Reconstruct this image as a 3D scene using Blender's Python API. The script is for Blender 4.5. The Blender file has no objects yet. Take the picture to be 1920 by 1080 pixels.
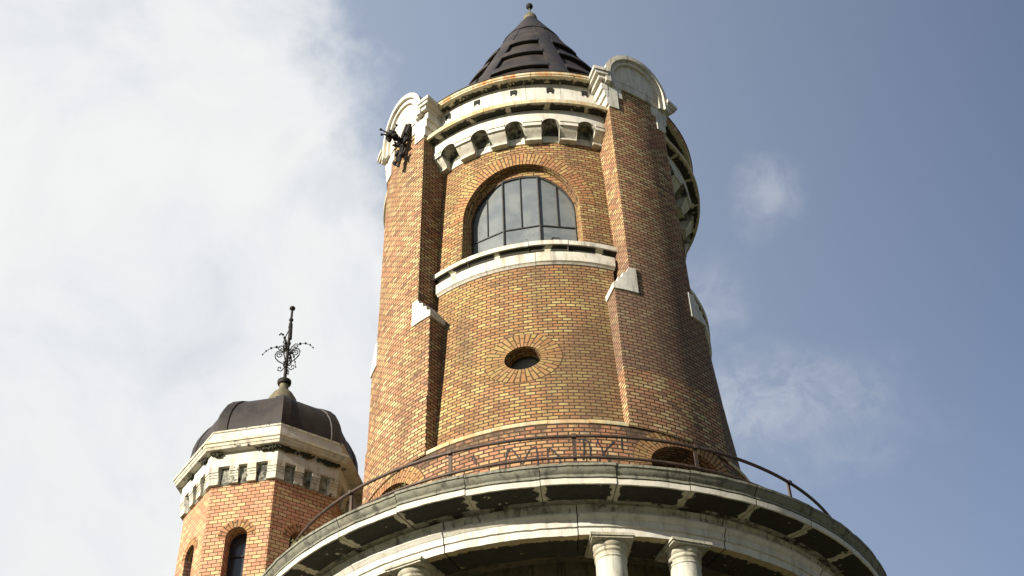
import bpy, bmesh, math, random
from mathutils import Vector, Matrix, noise
random.seed(7)
sc = bpy.context.scene
COL = sc.collection
R = math.radians

# ------------------------------------------------------------------ camera
cam_d = bpy.data.cameras.new("camera")
cam = bpy.data.objects.new("camera", cam_d)
COL.objects.link(cam)
cam_d.sensor_width = 36.0
cam_d.lens = 46.73
cam_d.clip_start = 0.1
cam_d.clip_end = 8000.0
_r = Vector((0.99798535, 0.05759684, -0.02660534))
_u = Vector((0.05815202, -0.66273710, 0.74659084))
_f = Vector((-0.02536893, 0.74663387, 0.66475129))
cam.matrix_world = Matrix(((_r.x, _u.x, -_f.x, 0.0), (_r.y, _u.y, -_f.y, -24.0), (_r.z, _u.z, -_f.z, 0.0), (0, 0, 0, 1)))
sc.camera = cam

# ------------------------------------------------------------------ exposure, sun, sky
sc.view_settings.view_transform = 'Standard'
sc.view_settings.look = 'None'
sc.view_settings.exposure = 1.32
sc.view_settings.gamma = 1.0
SUN_AZ, SUN_EL = -50.0, 19.0          # azimuth from the viewer's side of the tower, towards +x
sdir = Vector((math.sin(R(SUN_AZ)) * math.cos(R(SUN_EL)), -math.cos(R(SUN_AZ)) * math.cos(R(SUN_EL)), math.sin(R(SUN_EL))))
sun_d = bpy.data.lights.new("sun", 'SUN')
sun_d.energy = 4.8
sun_d.angle = R(0.5)
sun_d.color = (1.0, 0.92, 0.78)
sun = bpy.data.objects.new("sun", sun_d)
sun.rotation_euler = sdir.to_track_quat('Z', 'Y').to_euler()
sun.location = (-30, -40, 60)
COL.objects.link(sun)


class NT:
    """small helper round a node tree"""
    def __init__(self, tree):
        self.t = tree
        tree.nodes.clear()

    def n(self, kind, props=None, **ins):
        nd = self.t.nodes.new(kind)
        for k, v in (props or {}).items():
            setattr(nd, k, v)
        for k, v in ins.items():
            key = k.replace('_', ' ')
            self.put(nd, key, v)
        return nd

    def put(self, nd, key, v):
        s = nd.inputs[int(key[1:])] if (key[0] == 'i' and key[1:].isdigit()) else nd.inputs[key]
        if isinstance(v, bpy.types.NodeSocket):
            self.t.links.new(v, s)
        elif isinstance(v, bpy.types.Node):
            self.t.links.new(v.outputs[0], s)
        else:
            if isinstance(v, (tuple, list)) and len(v) == 3 and s.type == 'RGBA':
                v = (*v, 1.0)
            s.default_value = v

    def math(self, op, a, b=0.0, c=0.0, clamp=False):
        return self.n('ShaderNodeMath', {'operation': op, 'use_clamp': clamp}, i0=a, i1=b, i2=c).outputs[0]

    def vmath(self, op, a, b=(0, 0, 0)):
        nd = self.n('ShaderNodeVectorMath', {'operation': op}, i0=a, i1=b)
        return nd.outputs['Value'] if op in ('DOT_PRODUCT', 'LENGTH', 'DISTANCE') else nd.outputs[0]

    def mix(self, f, a, b, mode='MIX'):
        return self.n('ShaderNodeMixRGB', {'blend_type': mode}, i0=f, i1=a, i2=b).outputs[0]

    def ramp(self, f, stops, interp='LINEAR'):
        nd = self.n('ShaderNodeValToRGB', None, i0=f)
        cr = nd.color_ramp
        cr.interpolation = interp
        while len(cr.elements) < len(stops):
            cr.elements.new(0.5)
        for e, (p, c) in zip(cr.elements, stops):
            e.position = p
            e.color = (c, c, c, 1) if isinstance(c, (int, float)) else (*c, 1)
        return nd.outputs[0]

    def smooth(self, x, lo, hi):
        return self.n('ShaderNodeMapRange', {'interpolation_type': 'SMOOTHSTEP'}, i0=x, i1=lo, i2=hi, i3=0.0, i4=1.0).outputs[0]

    def noise(self, vec, scale, detail=4.0, rough=0.55, dist=0.0):
        return self.n('ShaderNodeTexNoise', None, Vector=vec, Scale=scale, Detail=detail, Roughness=rough, Distortion=dist).outputs[0]


world = bpy.data.worlds.new("World")
sc.world = world
world.use_nodes = True
w = NT(world.node_tree)
WS = 0.05
sky = w.n('ShaderNodeTexSky', {'sky_type': 'NISHITA', 'sun_disc': False, 'sun_elevation': R(SUN_EL),
                               'sun_rotation': math.atan2(sdir.x, sdir.y), 'air_density': 1.0, 'dust_density': 1.2, 'ozone_density': 1.6})
tc = w.n('ShaderNodeTexCoord')
dirv = tc.outputs['Generated']
# the clear part of the sky, slightly greyed by thin high haze
clear = w.mix(1.0, sky.outputs[0], (0.775, 0.815, 0.95), 'MULTIPLY')
clear = w.mix(0.33, clear, (2.35, 2.82, 3.7))
# large cloud bank to one side, with a frayed edge
d1 = w.vmath('DOT_PRODUCT', dirv, (-0.97350503, 0.02189431, -0.227615))
warp = w.noise(dirv, 5.0, 6.0, 0.6)
fine = w.noise(dirv, 16.0, 8.0, 0.62)
e1 = w.math('ADD', d1, w.math('MULTIPLY_ADD', warp, 0.11, -0.055))
e1 = w.math('ADD', e1, w.math('MULTIPLY_ADD', fine, 0.11, -0.055))
bank = w.smooth(e1, -0.070, -0.004)
thin = w.smooth(w.math('ADD', w.noise(dirv, 7.0, 7.0, 0.58, 0.4), w.math('MULTIPLY', d1, 0.35)), 0.32, 0.56)
bank = w.math('MULTIPLY', bank, w.math('MULTIPLY_ADD', thin, 0.24, 0.76))


sepd = w.n('ShaderNodeSeparateXYZ', None, i0=dirv)
bank = w.math('MULTIPLY', bank, w.smooth(sepd.outputs[1], 0.10, 0.45))


def puff(c, r0, r1, amt, sx=(1, 1, 1)):
    dd = w.vmath('LENGTH', w.vmath('MULTIPLY', w.vmath('SUBTRACT', dirv, c), sx))
    m = w.smooth(w.math('ADD', dd, w.math('MULTIPLY_ADD', w.noise(dirv, 22.0, 6.0, 0.6), 0.05, -0.025)), r1, r0)
    m = w.math('MULTIPLY', m, w.ramp(w.noise(dirv, 30.0, 8.0, 0.65, 0.6), [(0.36, 0.25), (0.62, 1.25)]))
    return w.math('MULTIPLY', m, amt)


wisps = w.math('MAXIMUM', puff((0.1673, 0.6981, 0.6962), 0.000, 0.038, 0.24), puff((0.150, 0.797, 0.583), 0.0, 0.080, 0.30, (0.55, 1, 1.5)))
wisps = w.math('MAXIMUM', wisps, puff((0.110, 0.755, 0.646), 0.0, 0.055, 0.20))
wisps = w.math('MAXIMUM', wisps, puff((0.2014, 0.807, 0.5552), 0.01, 0.06, 0.09, (0.5, 1, 1.3)))
low = w.smooth(w.n('ShaderNodeSeparateXYZ', None, i0=dirv).outputs[2], 0.62, 0.42)
wisps = w.math('MAXIMUM', wisps, w.math('MULTIPLY', low, 0.03))
haze_f = w.math('MULTIPLY', w.n('ShaderNodeMapRange', None, i0=d1, i1=-0.50, i2=-0.05, i3=0.0, i4=1.0).outputs[0], 0.40)
clear = w.mix(haze_f, clear, (5.25, 6.05, 7.3))
cl = w.math('MAXIMUM', bank, wisps)
shade = w.noise(dirv, 6.5, 8.0, 0.60, 0.5)
cloud_c = w.ramp(shade, [(0.30, (5.9, 6.15, 6.6)), (0.45, (6.7, 6.84, 7.0)), (0.60, (7.15, 7.25, 7.2))])
skyc = w.mix(cl, clear, cloud_c)
bg = w.n('ShaderNodeBackground', None, Color=skyc, Strength=WS)
w.n('ShaderNodeOutputWorld', None, Surface=bg.outputs[0])

# ------------------------------------------------------------------ materials
def material(name):
    m = bpy.data.materials.new(name)
    m.use_nodes = True
    return m, NT(m.node_tree)


def finish(t, color, rough, normal=None, metallic=0.0, spec=0.3):
    b = t.n('ShaderNodeBsdfPrincipled')
    t.put(b, 'Base Color', color)
    t.put(b, 'Roughness', rough)
    t.put(b, 'Metallic', metallic)
    t.put(b, 'Specular IOR Level', spec)
    if normal is not None:
        t.put(b, 'Normal', normal)
    t.n('ShaderNodeOutputMaterial', None, Surface=b.outputs[0])


def bump(t, h, strength, dist):
    return t.n('ShaderNodeBump', None, Strength=strength, Distance=dist, Height=h).outputs[0]


PALETTE = [(0.0, (0.115, 0.066, 0.045)), (0.05, (0.195, 0.105, 0.062)), (0.15, (0.26, 0.132, 0.068)), (0.34, (0.33, 0.160, 0.079)),
           (0.50, (0.345, 0.175, 0.100)), (0.64, (0.33, 0.203, 0.098)), (0.84, (0.365, 0.252, 0.116)), (1.0, (0.43, 0.32, 0.165))]


def brick_material(name, bw=0.198, bh=0.080, mortar=0.0125, tint=(1, 1, 1), soot=0.5, offset=0.5, moss=0.0, ledge=None, side=None, contrast=1.0, zdark=None):
    m, t = material(name)
    tcn = t.n('ShaderNodeTexCoord')
    uv, ob = tcn.outputs['UV'], tcn.outputs['Object']
    wob = t.n('ShaderNodeTexNoise', None, Vector=uv, Scale=7.0, Detail=2.0)
    off = t.vmath('MULTIPLY', t.vmath('SUBTRACT', wob.outputs['Color'], (0.5, 0.5, 0.5)), (0.014, 0.010, 0))
    uvw = t.vmath('ADD', uv, off)
    br = t.n('ShaderNodeTexBrick', {'offset': offset, 'offset_frequency': 2, 'squash': 1.0},
             Vector=uvw, Color1=(0, 0, 0), Color2=(1, 1, 1), Mortar=(0.5, 0.5, 0.5), Scale=1.0, Mortar_Size=mortar, Mortar_Smooth=0.12, Bias=0.0, Brick_Width=bw, Row_Height=bh)
    rnd = t.n('ShaderNodeSeparateColor', None, i0=br.outputs['Color']).outputs[0]
    rnd = t.math('ADD', rnd, t.math('MULTIPLY_ADD', t.noise(ob, 0.9, 3.0), 0.36, -0.18), clamp=True)
    rnd = t.math('MULTIPLY_ADD', t.math('SUBTRACT', rnd, 0.5), contrast, 0.52)
    c = t.ramp(rnd, PALETTE)
    c = t.mix(1.0, c, tint, 'MULTIPLY')
    # grain inside each brick
    g = t.noise(uv, 55.0, 5.0, 0.65)
    c = t.mix(1.0, c, t.ramp(g, [(0.25, 0.72), (0.75, 1.22)]), 'MULTIPLY')
    # weather stains: blotches and downward runs
    sx = t.vmath('MULTIPLY', ob, (1.0, 1.0, 0.22))
    run = t.noise(sx, 1.9, 6.0, 0.62, 0.6)
    blot = t.noise(ob, 0.55, 5.0, 0.6)
    acc = t.math('ADD', t.math('MULTIPLY', run, 0.68), t.math('MULTIPLY', blot, 0.5))
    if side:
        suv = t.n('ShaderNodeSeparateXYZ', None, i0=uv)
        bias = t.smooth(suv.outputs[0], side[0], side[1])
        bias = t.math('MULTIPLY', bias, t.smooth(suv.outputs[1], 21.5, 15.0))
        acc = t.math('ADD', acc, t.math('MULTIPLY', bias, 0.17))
    s = t.smooth(acc, 0.50, 0.80)
    c = t.mix(t.math('MULTIPLY', s, soot), c, (0.095, 0.062, 0.038))
    gm = t.smooth(t.noise(ob, 0.8, 5.0, 0.6), 0.46, 0.7)
    c = t.mix(t.math('MULTIPLY', gm, 0.30 + moss), c, (0.30, 0.215, 0.075))
    if zdark:
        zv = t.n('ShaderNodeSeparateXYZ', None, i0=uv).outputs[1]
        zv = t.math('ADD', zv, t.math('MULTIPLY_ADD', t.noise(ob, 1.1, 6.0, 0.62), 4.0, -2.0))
        zv = t.math('MULTIPLY', t.smooth(zv, zdark[1], zdark[0]), t.ramp(t.noise(uv, 9.0, 3.0), [(0.3, 0.45), (0.7, 0.8)]))
        c = t.mix(zv, c, (0.125, 0.082, 0.066))  # darker towards the bottom, with a noisy upper edge
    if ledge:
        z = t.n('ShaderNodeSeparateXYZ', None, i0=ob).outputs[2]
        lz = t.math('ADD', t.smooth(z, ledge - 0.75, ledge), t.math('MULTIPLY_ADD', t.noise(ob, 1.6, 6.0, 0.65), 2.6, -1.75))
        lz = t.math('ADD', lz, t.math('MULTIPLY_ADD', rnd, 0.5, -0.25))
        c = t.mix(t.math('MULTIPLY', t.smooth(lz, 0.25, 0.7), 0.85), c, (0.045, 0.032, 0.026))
    mc = t.mix(t.noise(uv, 30.0), (0.026, 0.016, 0.009), (0.075, 0.047, 0.025))
    c = t.mix(br.outputs['Fac'], c, mc)
    h = t.math('SUBTRACT', t.math('MULTIPLY', g, 0.25), br.outputs['Fac'])
    h = t.math('ADD', h, t.math('MULTIPLY', rnd, 0.25))
    finish(t, c, 0.88, bump(t, h, 0.8, 0.012), spec=0.2)
    return m


def stone_material(name, base=(0.46, 0.44, 0.375), dark=(0.26, 0.245, 0.20), dirt=0.5, ochre=0.15, crust=0.0, joints=None, pits=1.0, rust=0.0, rmax=None, soft=0.03, cscale=5.5):
    """weathered limestone; crust = share under black gypsum crust; joints = (spacing, half width) of the clean strips at the joints (along u)"""
    m, t = material(name)
    tcn = t.n('ShaderNodeTexCoord')
    uv, ob = tcn.outputs['UV'], tcn.outputs['Object']
    big = t.noise(ob, 1.7, 6.0, 0.6, 0.4)
    c = t.mix(t.smooth(big, 0.35, 0.7), base, tuple(x * 0.84 for x in base))
    run = t.noise(t.vmath('MULTIPLY', ob, (1, 1, 0.25)), 4.5, 7.0, 0.66, 0.5)
    c = t.mix(t.math('MULTIPLY', t.smooth(run, 0.48, 0.74), dirt), c, dark)
    oc = t.noise(t.vmath('MULTIPLY', ob, (1, 1, 0.6)), 2.6, 5.0, 0.6)
    c = t.mix(t.math('MULTIPLY', t.smooth(oc, 0.42, 0.66), ochre), c, (0.50, 0.34, 0.115))
    if rust:
        ru = t.noise(t.vmath('MULTIPLY', ob, (1, 1, 0.12)), 3.3, 5.0, 0.7, 0.3)
        c = t.mix(t.math('MULTIPLY', t.smooth(ru, 0.44, 0.62), rust), c, (0.33, 0.125, 0.022))
    gr = t.noise(t.vmath('MULTIPLY', ob, (1, 1, 0.5)), 13.0, 6.0, 0.68, 0.4)
    c = t.mix(t.math('MULTIPLY', t.smooth(gr, 0.52, 0.70), dirt * 0.75), c, dark)
    drip = t.noise(t.vmath('MULTIPLY', ob, (1, 1, 0.10)), 7.5, 6.0, 0.66, 0.3)
    c = t.mix(t.math('MULTIPLY', t.smooth(drip, 0.53, 0.66), min(0.8, dirt * 0.9)), c, tuple(x * 0.7 for x in dark))
    pit = t.noise(ob, 34.0, 6.0, 0.7)
    c = t.mix(t.math('MULTIPLY', t.smooth(pit, 0.60, 0.76), 0.65 * pits), c, (0.11, 0.10, 0.075))
    if crust:
        n1 = t.noise(ob, cscale, 7.0, 0.62, 0.3)
        k = t.smooth(t.math('ADD', n1, t.math('MULTIPLY', t.noise(ob, 22.0, 4.0), 0.16)), 0.78 - crust * 0.42, 0.80 - crust * 0.42 + soft)
        if joints:
            sp, hw, ph = joints
            u = t.n('ShaderNodeSeparateXYZ', None, i0=uv).outputs[0]
            fr = t.math('ABSOLUTE', t.math('SUBTRACT', t.math('FRACT', t.math('ADD', t.math('DIVIDE', t.math('SUBTRACT', u, ph), sp), 0.5)), 0.5))
            fr = t.math('MULTIPLY', fr, sp)
            jm = t.smooth(t.math('ADD', fr, t.math('MULTIPLY_ADD', t.noise(ob, 6.0, 5.0, 0.6), 0.34, -0.17)), hw, hw + 0.035)
            k = t.math('MULTIPLY', k, jm)
        if rmax:
            flat = t.vmath('LENGTH', t.vmath('MULTIPLY', ob, (1, 1, 0)))
            edge = t.math('ADD', flat, t.math('MULTIPLY_ADD', t.noise(ob, 8.0, 6.0, 0.65), 0.22, -0.11))
            k = t.math('MULTIPLY', k, t.smooth(edge, rmax + 0.02, rmax - 0.02))
        c = t.mix(k, c, t.mix(t.noise(ob, 9.0), (0.012, 0.012, 0.009), (0.040, 0.037, 0.026)))
    h = t.math('ADD', t.math('MULTIPLY', pit, 0.5), t.math('MULTIPLY', t.noise(ob, 9.0, 5.0), 0.8))
    finish(t, c, 0.85, bump(t, h, 0.45, 0.015), spec=0.25)
    return m


def metal_material(name, col, col2, rough=0.5, metallic=0.25, scale=3.0, bstr=0.25):
    m, t = material(name)
    ob = t.n('ShaderNodeTexCoord').outputs['Object']
    n1 = t.noise(ob, scale, 6.0, 0.62, 0.4)
    c = t.mix(t.smooth(n1, 0.35, 0.68), col, col2)
    run = t.noise(t.vmath('MULTIPLY', ob, (1, 1, 0.2)), scale * 2.2, 5.0)
    c = t.mix(1.0, c, t.ramp(run, [(0.3, 0.75), (0.7, 1.25)]), 'MULTIPLY')
    rr = t.ramp(n1, [(0.3, rough - 0.1), (0.7, rough + 0.15)])
    finish(t, c, rr, bump(t, t.noise(ob, 12.0, 4.0), bstr, 0.01), metallic, 0.22)
    return m


M = {}
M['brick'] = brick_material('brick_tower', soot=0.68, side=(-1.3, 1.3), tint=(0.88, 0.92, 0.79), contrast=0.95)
M['brick_p'] = brick_material('brick_pilaster', soot=0.55, tint=(1.03, 1.07, 1.12), moss=-0.15)
M['brick_pr'] = brick_material('brick_pilaster_dark', soot=0.6, tint=(1.0, 1.02, 1.06), moss=-0.2, zdark=(17.6, 20.6))  # right pilaster, darker in its lower part
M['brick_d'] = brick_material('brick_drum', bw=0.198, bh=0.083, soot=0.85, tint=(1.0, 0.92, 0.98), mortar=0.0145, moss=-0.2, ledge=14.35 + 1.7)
M['brick_t'] = brick_material('brick_turret', bw=0.188, bh=0.086, mortar=0.0075, soot=0.05, tint=(1.25, 1.24, 1.38), moss=-0.28, contrast=0.72)
M['voussoir'] = brick_material('brick_voussoir', bw=0.262, bh=0.086, mortar=0.011, soot=0.45, tint=(0.90, 0.85, 0.74), contrast=0.8)
M['voussoir_o'] = brick_material('brick_oculus', bw=0.262, bh=0.086, mortar=0.011, soot=0.5, tint=(0.72, 0.77, 0.64), contrast=0.7)
M['stone'] = stone_material('limestone', dirt=0.35, ochre=0.12)
M['stone_w'] = stone_material('limestone_pale', base=(0.50, 0.485, 0.435), dirt=0.42, ochre=0.10, pits=0.8, crust=0.13, soft=0.22, cscale=4.0, dark=(0.22, 0.205, 0.16))
M['stone_g'] = stone_material('limestone_grey', base=(0.17, 0.17, 0.135), dark=(0.05, 0.05, 0.037), dirt=0.95, ochre=0.05, crust=0.24, soft=0.30)
M['stone_o'] = stone_material('limestone_ochre', base=(0.46, 0.41, 0.27), dirt=0.5, ochre=0.62, rust=0.5)
M['stone_r'] = stone_material('limestone_rusty', base=(0.46, 0.41, 0.28), dirt=0.55, ochre=0.5, rust=0.95)
M['soffit_g'] = stone_material('limestone_crusted', base=(0.47, 0.44, 0.33), dirt=0.6, ochre=0.10, crust=1.0, joints=(R(11.35) * 6.2, 0.06, R(-2.5) * 6.2), soft=0.06)
M['frieze'] = stone_material('limestone_frieze', base=(0.48, 0.475, 0.42), dirt=0.9, ochre=0.10, crust=0.40, dark=(0.13, 0.125, 0.095), soft=0.16, cscale=1.7)
M['soffit_t'] = stone_material('limestone_soffit', base=(0.46, 0.42, 0.30), dirt=0.6, ochre=0.2, crust=0.86, joints=(0.92, 0.03, 0.28), rmax=3.92)
M['soffit_r'] = stone_material('limestone_gutter_soffit', base=(0.42, 0.38, 0.27), dirt=0.6, ochre=0.2, crust=0.80, rmax=3.80)
M['soffit_a'] = stone_material('limestone_architrave_soffit', base=(0.36, 0.29, 0.16), dirt=0.6, ochre=0.2, crust=0.95, rmax=5.36)
M['sill_crust'] = stone_material('limestone_sill_crust', base=(0.45, 0.42, 0.32), dirt=0.6, ochre=0.1, crust=0.95, joints=(1.12, 0.05, 0.1))
M['stone_l'] = stone_material('limestone_lichened', base=(0.50, 0.48, 0.42), dark=(0.13, 0.125, 0.095), dirt=0.55, ochre=0.18, crust=0.20, soft=0.22, cscale=3.2)
M['soffit_n'] = stone_material('limestone_sooted', base=(0.30, 0.285, 0.225), dark=(0.07, 0.07, 0.05), dirt=0.9, ochre=0.05, crust=0.54, soft=0.12, cscale=2.2)
M['column'] = stone_material('column_stone', base=(0.40, 0.39, 0.335), dark=(0.19, 0.18, 0.14), dirt=0.65, ochre=0.12, crust=0.16, soft=0.25)
M['capital'] = stone_material('capital_stone', base=(0.33, 0.315, 0.25), dark=(0.10, 0.095, 0.07), dirt=0.8, ochre=0.12, crust=0.34, soft=0.22)
M['corbel'] = stone_material('limestone_corbel', base=(0.50, 0.485, 0.42), dirt=0.6, ochre=0.10, crust=0.30, soft=0.20)
M['niche'] = stone_material('limestone_niche', base=(0.28, 0.28, 0.225), dirt=0.9, ochre=0.05, crust=0.74, dark=(0.07, 0.07, 0.05), soft=0.25)
M['stone_t'] = stone_material('limestone_turret', base=(0.46, 0.44, 0.37), dirt=0.75, ochre=0.24, crust=0.33, soft=0.10)
M['shade_wall'] = stone_material('shaded_plaster', base=(0.115, 0.10, 0.068), dark=(0.03, 0.028, 0.02), dirt=0.8, ochre=0.12)  # dark base colour stands in for the shade behind the columns
M['copper'] = metal_material('roof_copper', (0.020, 0.017, 0.016), (0.036, 0.029, 0.026), 0.58, 0.0, 1.3)
M['copper_old'] = metal_material('verdigris_copper', (0.085, 0.085, 0.055), (0.15, 0.12, 0.07), 0.6, 0.2, 4.0)
M['copper_bright'] = metal_material('rubbed_copper', (0.16, 0.085, 0.045), (0.05, 0.035, 0.03), 0.42, 0.7, 5.0)
M['iron'] = metal_material('black_iron', (0.009, 0.008, 0.007), (0.018, 0.014, 0.011), 0.7, 0.0, 9.0)
M['rail'] = metal_material('painted_iron', (0.040, 0.030, 0.025), (0.075, 0.048, 0.034), 0.6, 0.2, 6.0)
M['frame'] = metal_material('window_iron', (0.020, 0.021, 0.019), (0.040, 0.038, 0.032), 0.6, 0.0, 8.0)


def glass_material(name, a, b, rough):
    m, t = material(name)
    ob = t.n('ShaderNodeTexCoord').outputs['Object']
    n1 = t.noise(ob, 2.2, 5.0, 0.6, 0.5)
    c = t.mix(t.smooth(n1, 0.3, 0.7), a, b)
    dust = t.noise(ob, 45.0, 6.0, 0.75)
    c = t.mix(t.math('MULTIPLY', t.smooth(dust, 0.62, 0.72), 0.35), c, (0.20, 0.20, 0.18))
    finish(t, c, t.ramp(n1, [(0.3, rough), (0.7, rough + 0.05)]), None, 0.0, 0.5)
    return m


M['glass'] = glass_material('dusty_glass', (0.100, 0.113, 0.122), (0.150, 0.160, 0.158), 0.08)
M['glass_dark'] = glass_material('dark_glass', (0.014, 0.017, 0.022), (0.028, 0.032, 0.038), 0.15)
m, t = material('spray_paint')
finish(t, (0.020, 0.017, 0.019), 0.8)
M['spray'] = m
m, t = material('chalky_paint')
finish(t, (0.27, 0.29, 0.33), 0.8)
M['chalk'] = m
m, t = material('hole_shade_black')
finish(t, (0.012, 0.013, 0.010), 0.9)
M['hole_shade'] = m  # black that paints the shade inside the drain holes
m, t = material('joint_mortar')
finish(t, (0.05, 0.032, 0.018), 0.95)
M['joint'] = m
m, t = material('crusted_moss')
ob = t.n('ShaderNodeTexCoord').outputs['Object']
finish(t, t.mix(t.noise(ob, 25.0), (0.012, 0.012, 0.008), (0.04, 0.042, 0.022)), 0.95, bump(t, t.noise(ob, 40.0), 0.8, 0.02))
M['moss'] = m
m, t = material('dry_weed')
ob = t.n('ShaderNodeTexCoord').outputs['Object']
finish(t, t.mix(t.noise(ob, 20.0), (0.24, 0.20, 0.085), (0.10, 0.13, 0.035)), 0.8)
M['weed'] = m
m, t = material('meadow_ground')
ob = t.n('ShaderNodeTexCoord').outputs['Object']
gn = t.noise(ob, 0.7, 8.0, 0.65)
finish(t, t.mix(t.smooth(gn, 0.4, 0.62), (0.055, 0.075, 0.025), (0.16, 0.135, 0.085)), 0.95, bump(t, t.noise(ob, 18.0, 6.0), 0.6, 0.05))
M['ground'] = m
m, t = material('paving')
ob = t.n('ShaderNodeTexCoord').outputs['Object']
finish(t, t.mix(t.noise(ob, 3.0, 6.0), (0.22, 0.20, 0.17), (0.34, 0.32, 0.28)), 0.9)
M['paving'] = m

# ------------------------------------------------------------------ geometry helpers
def cyl(phi, z, r):
    """point on the tower: azimuth in degrees from the front, height, radius"""
    a = R(phi)
    return Vector((r * math.sin(a), -r * math.cos(a), z))


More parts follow.
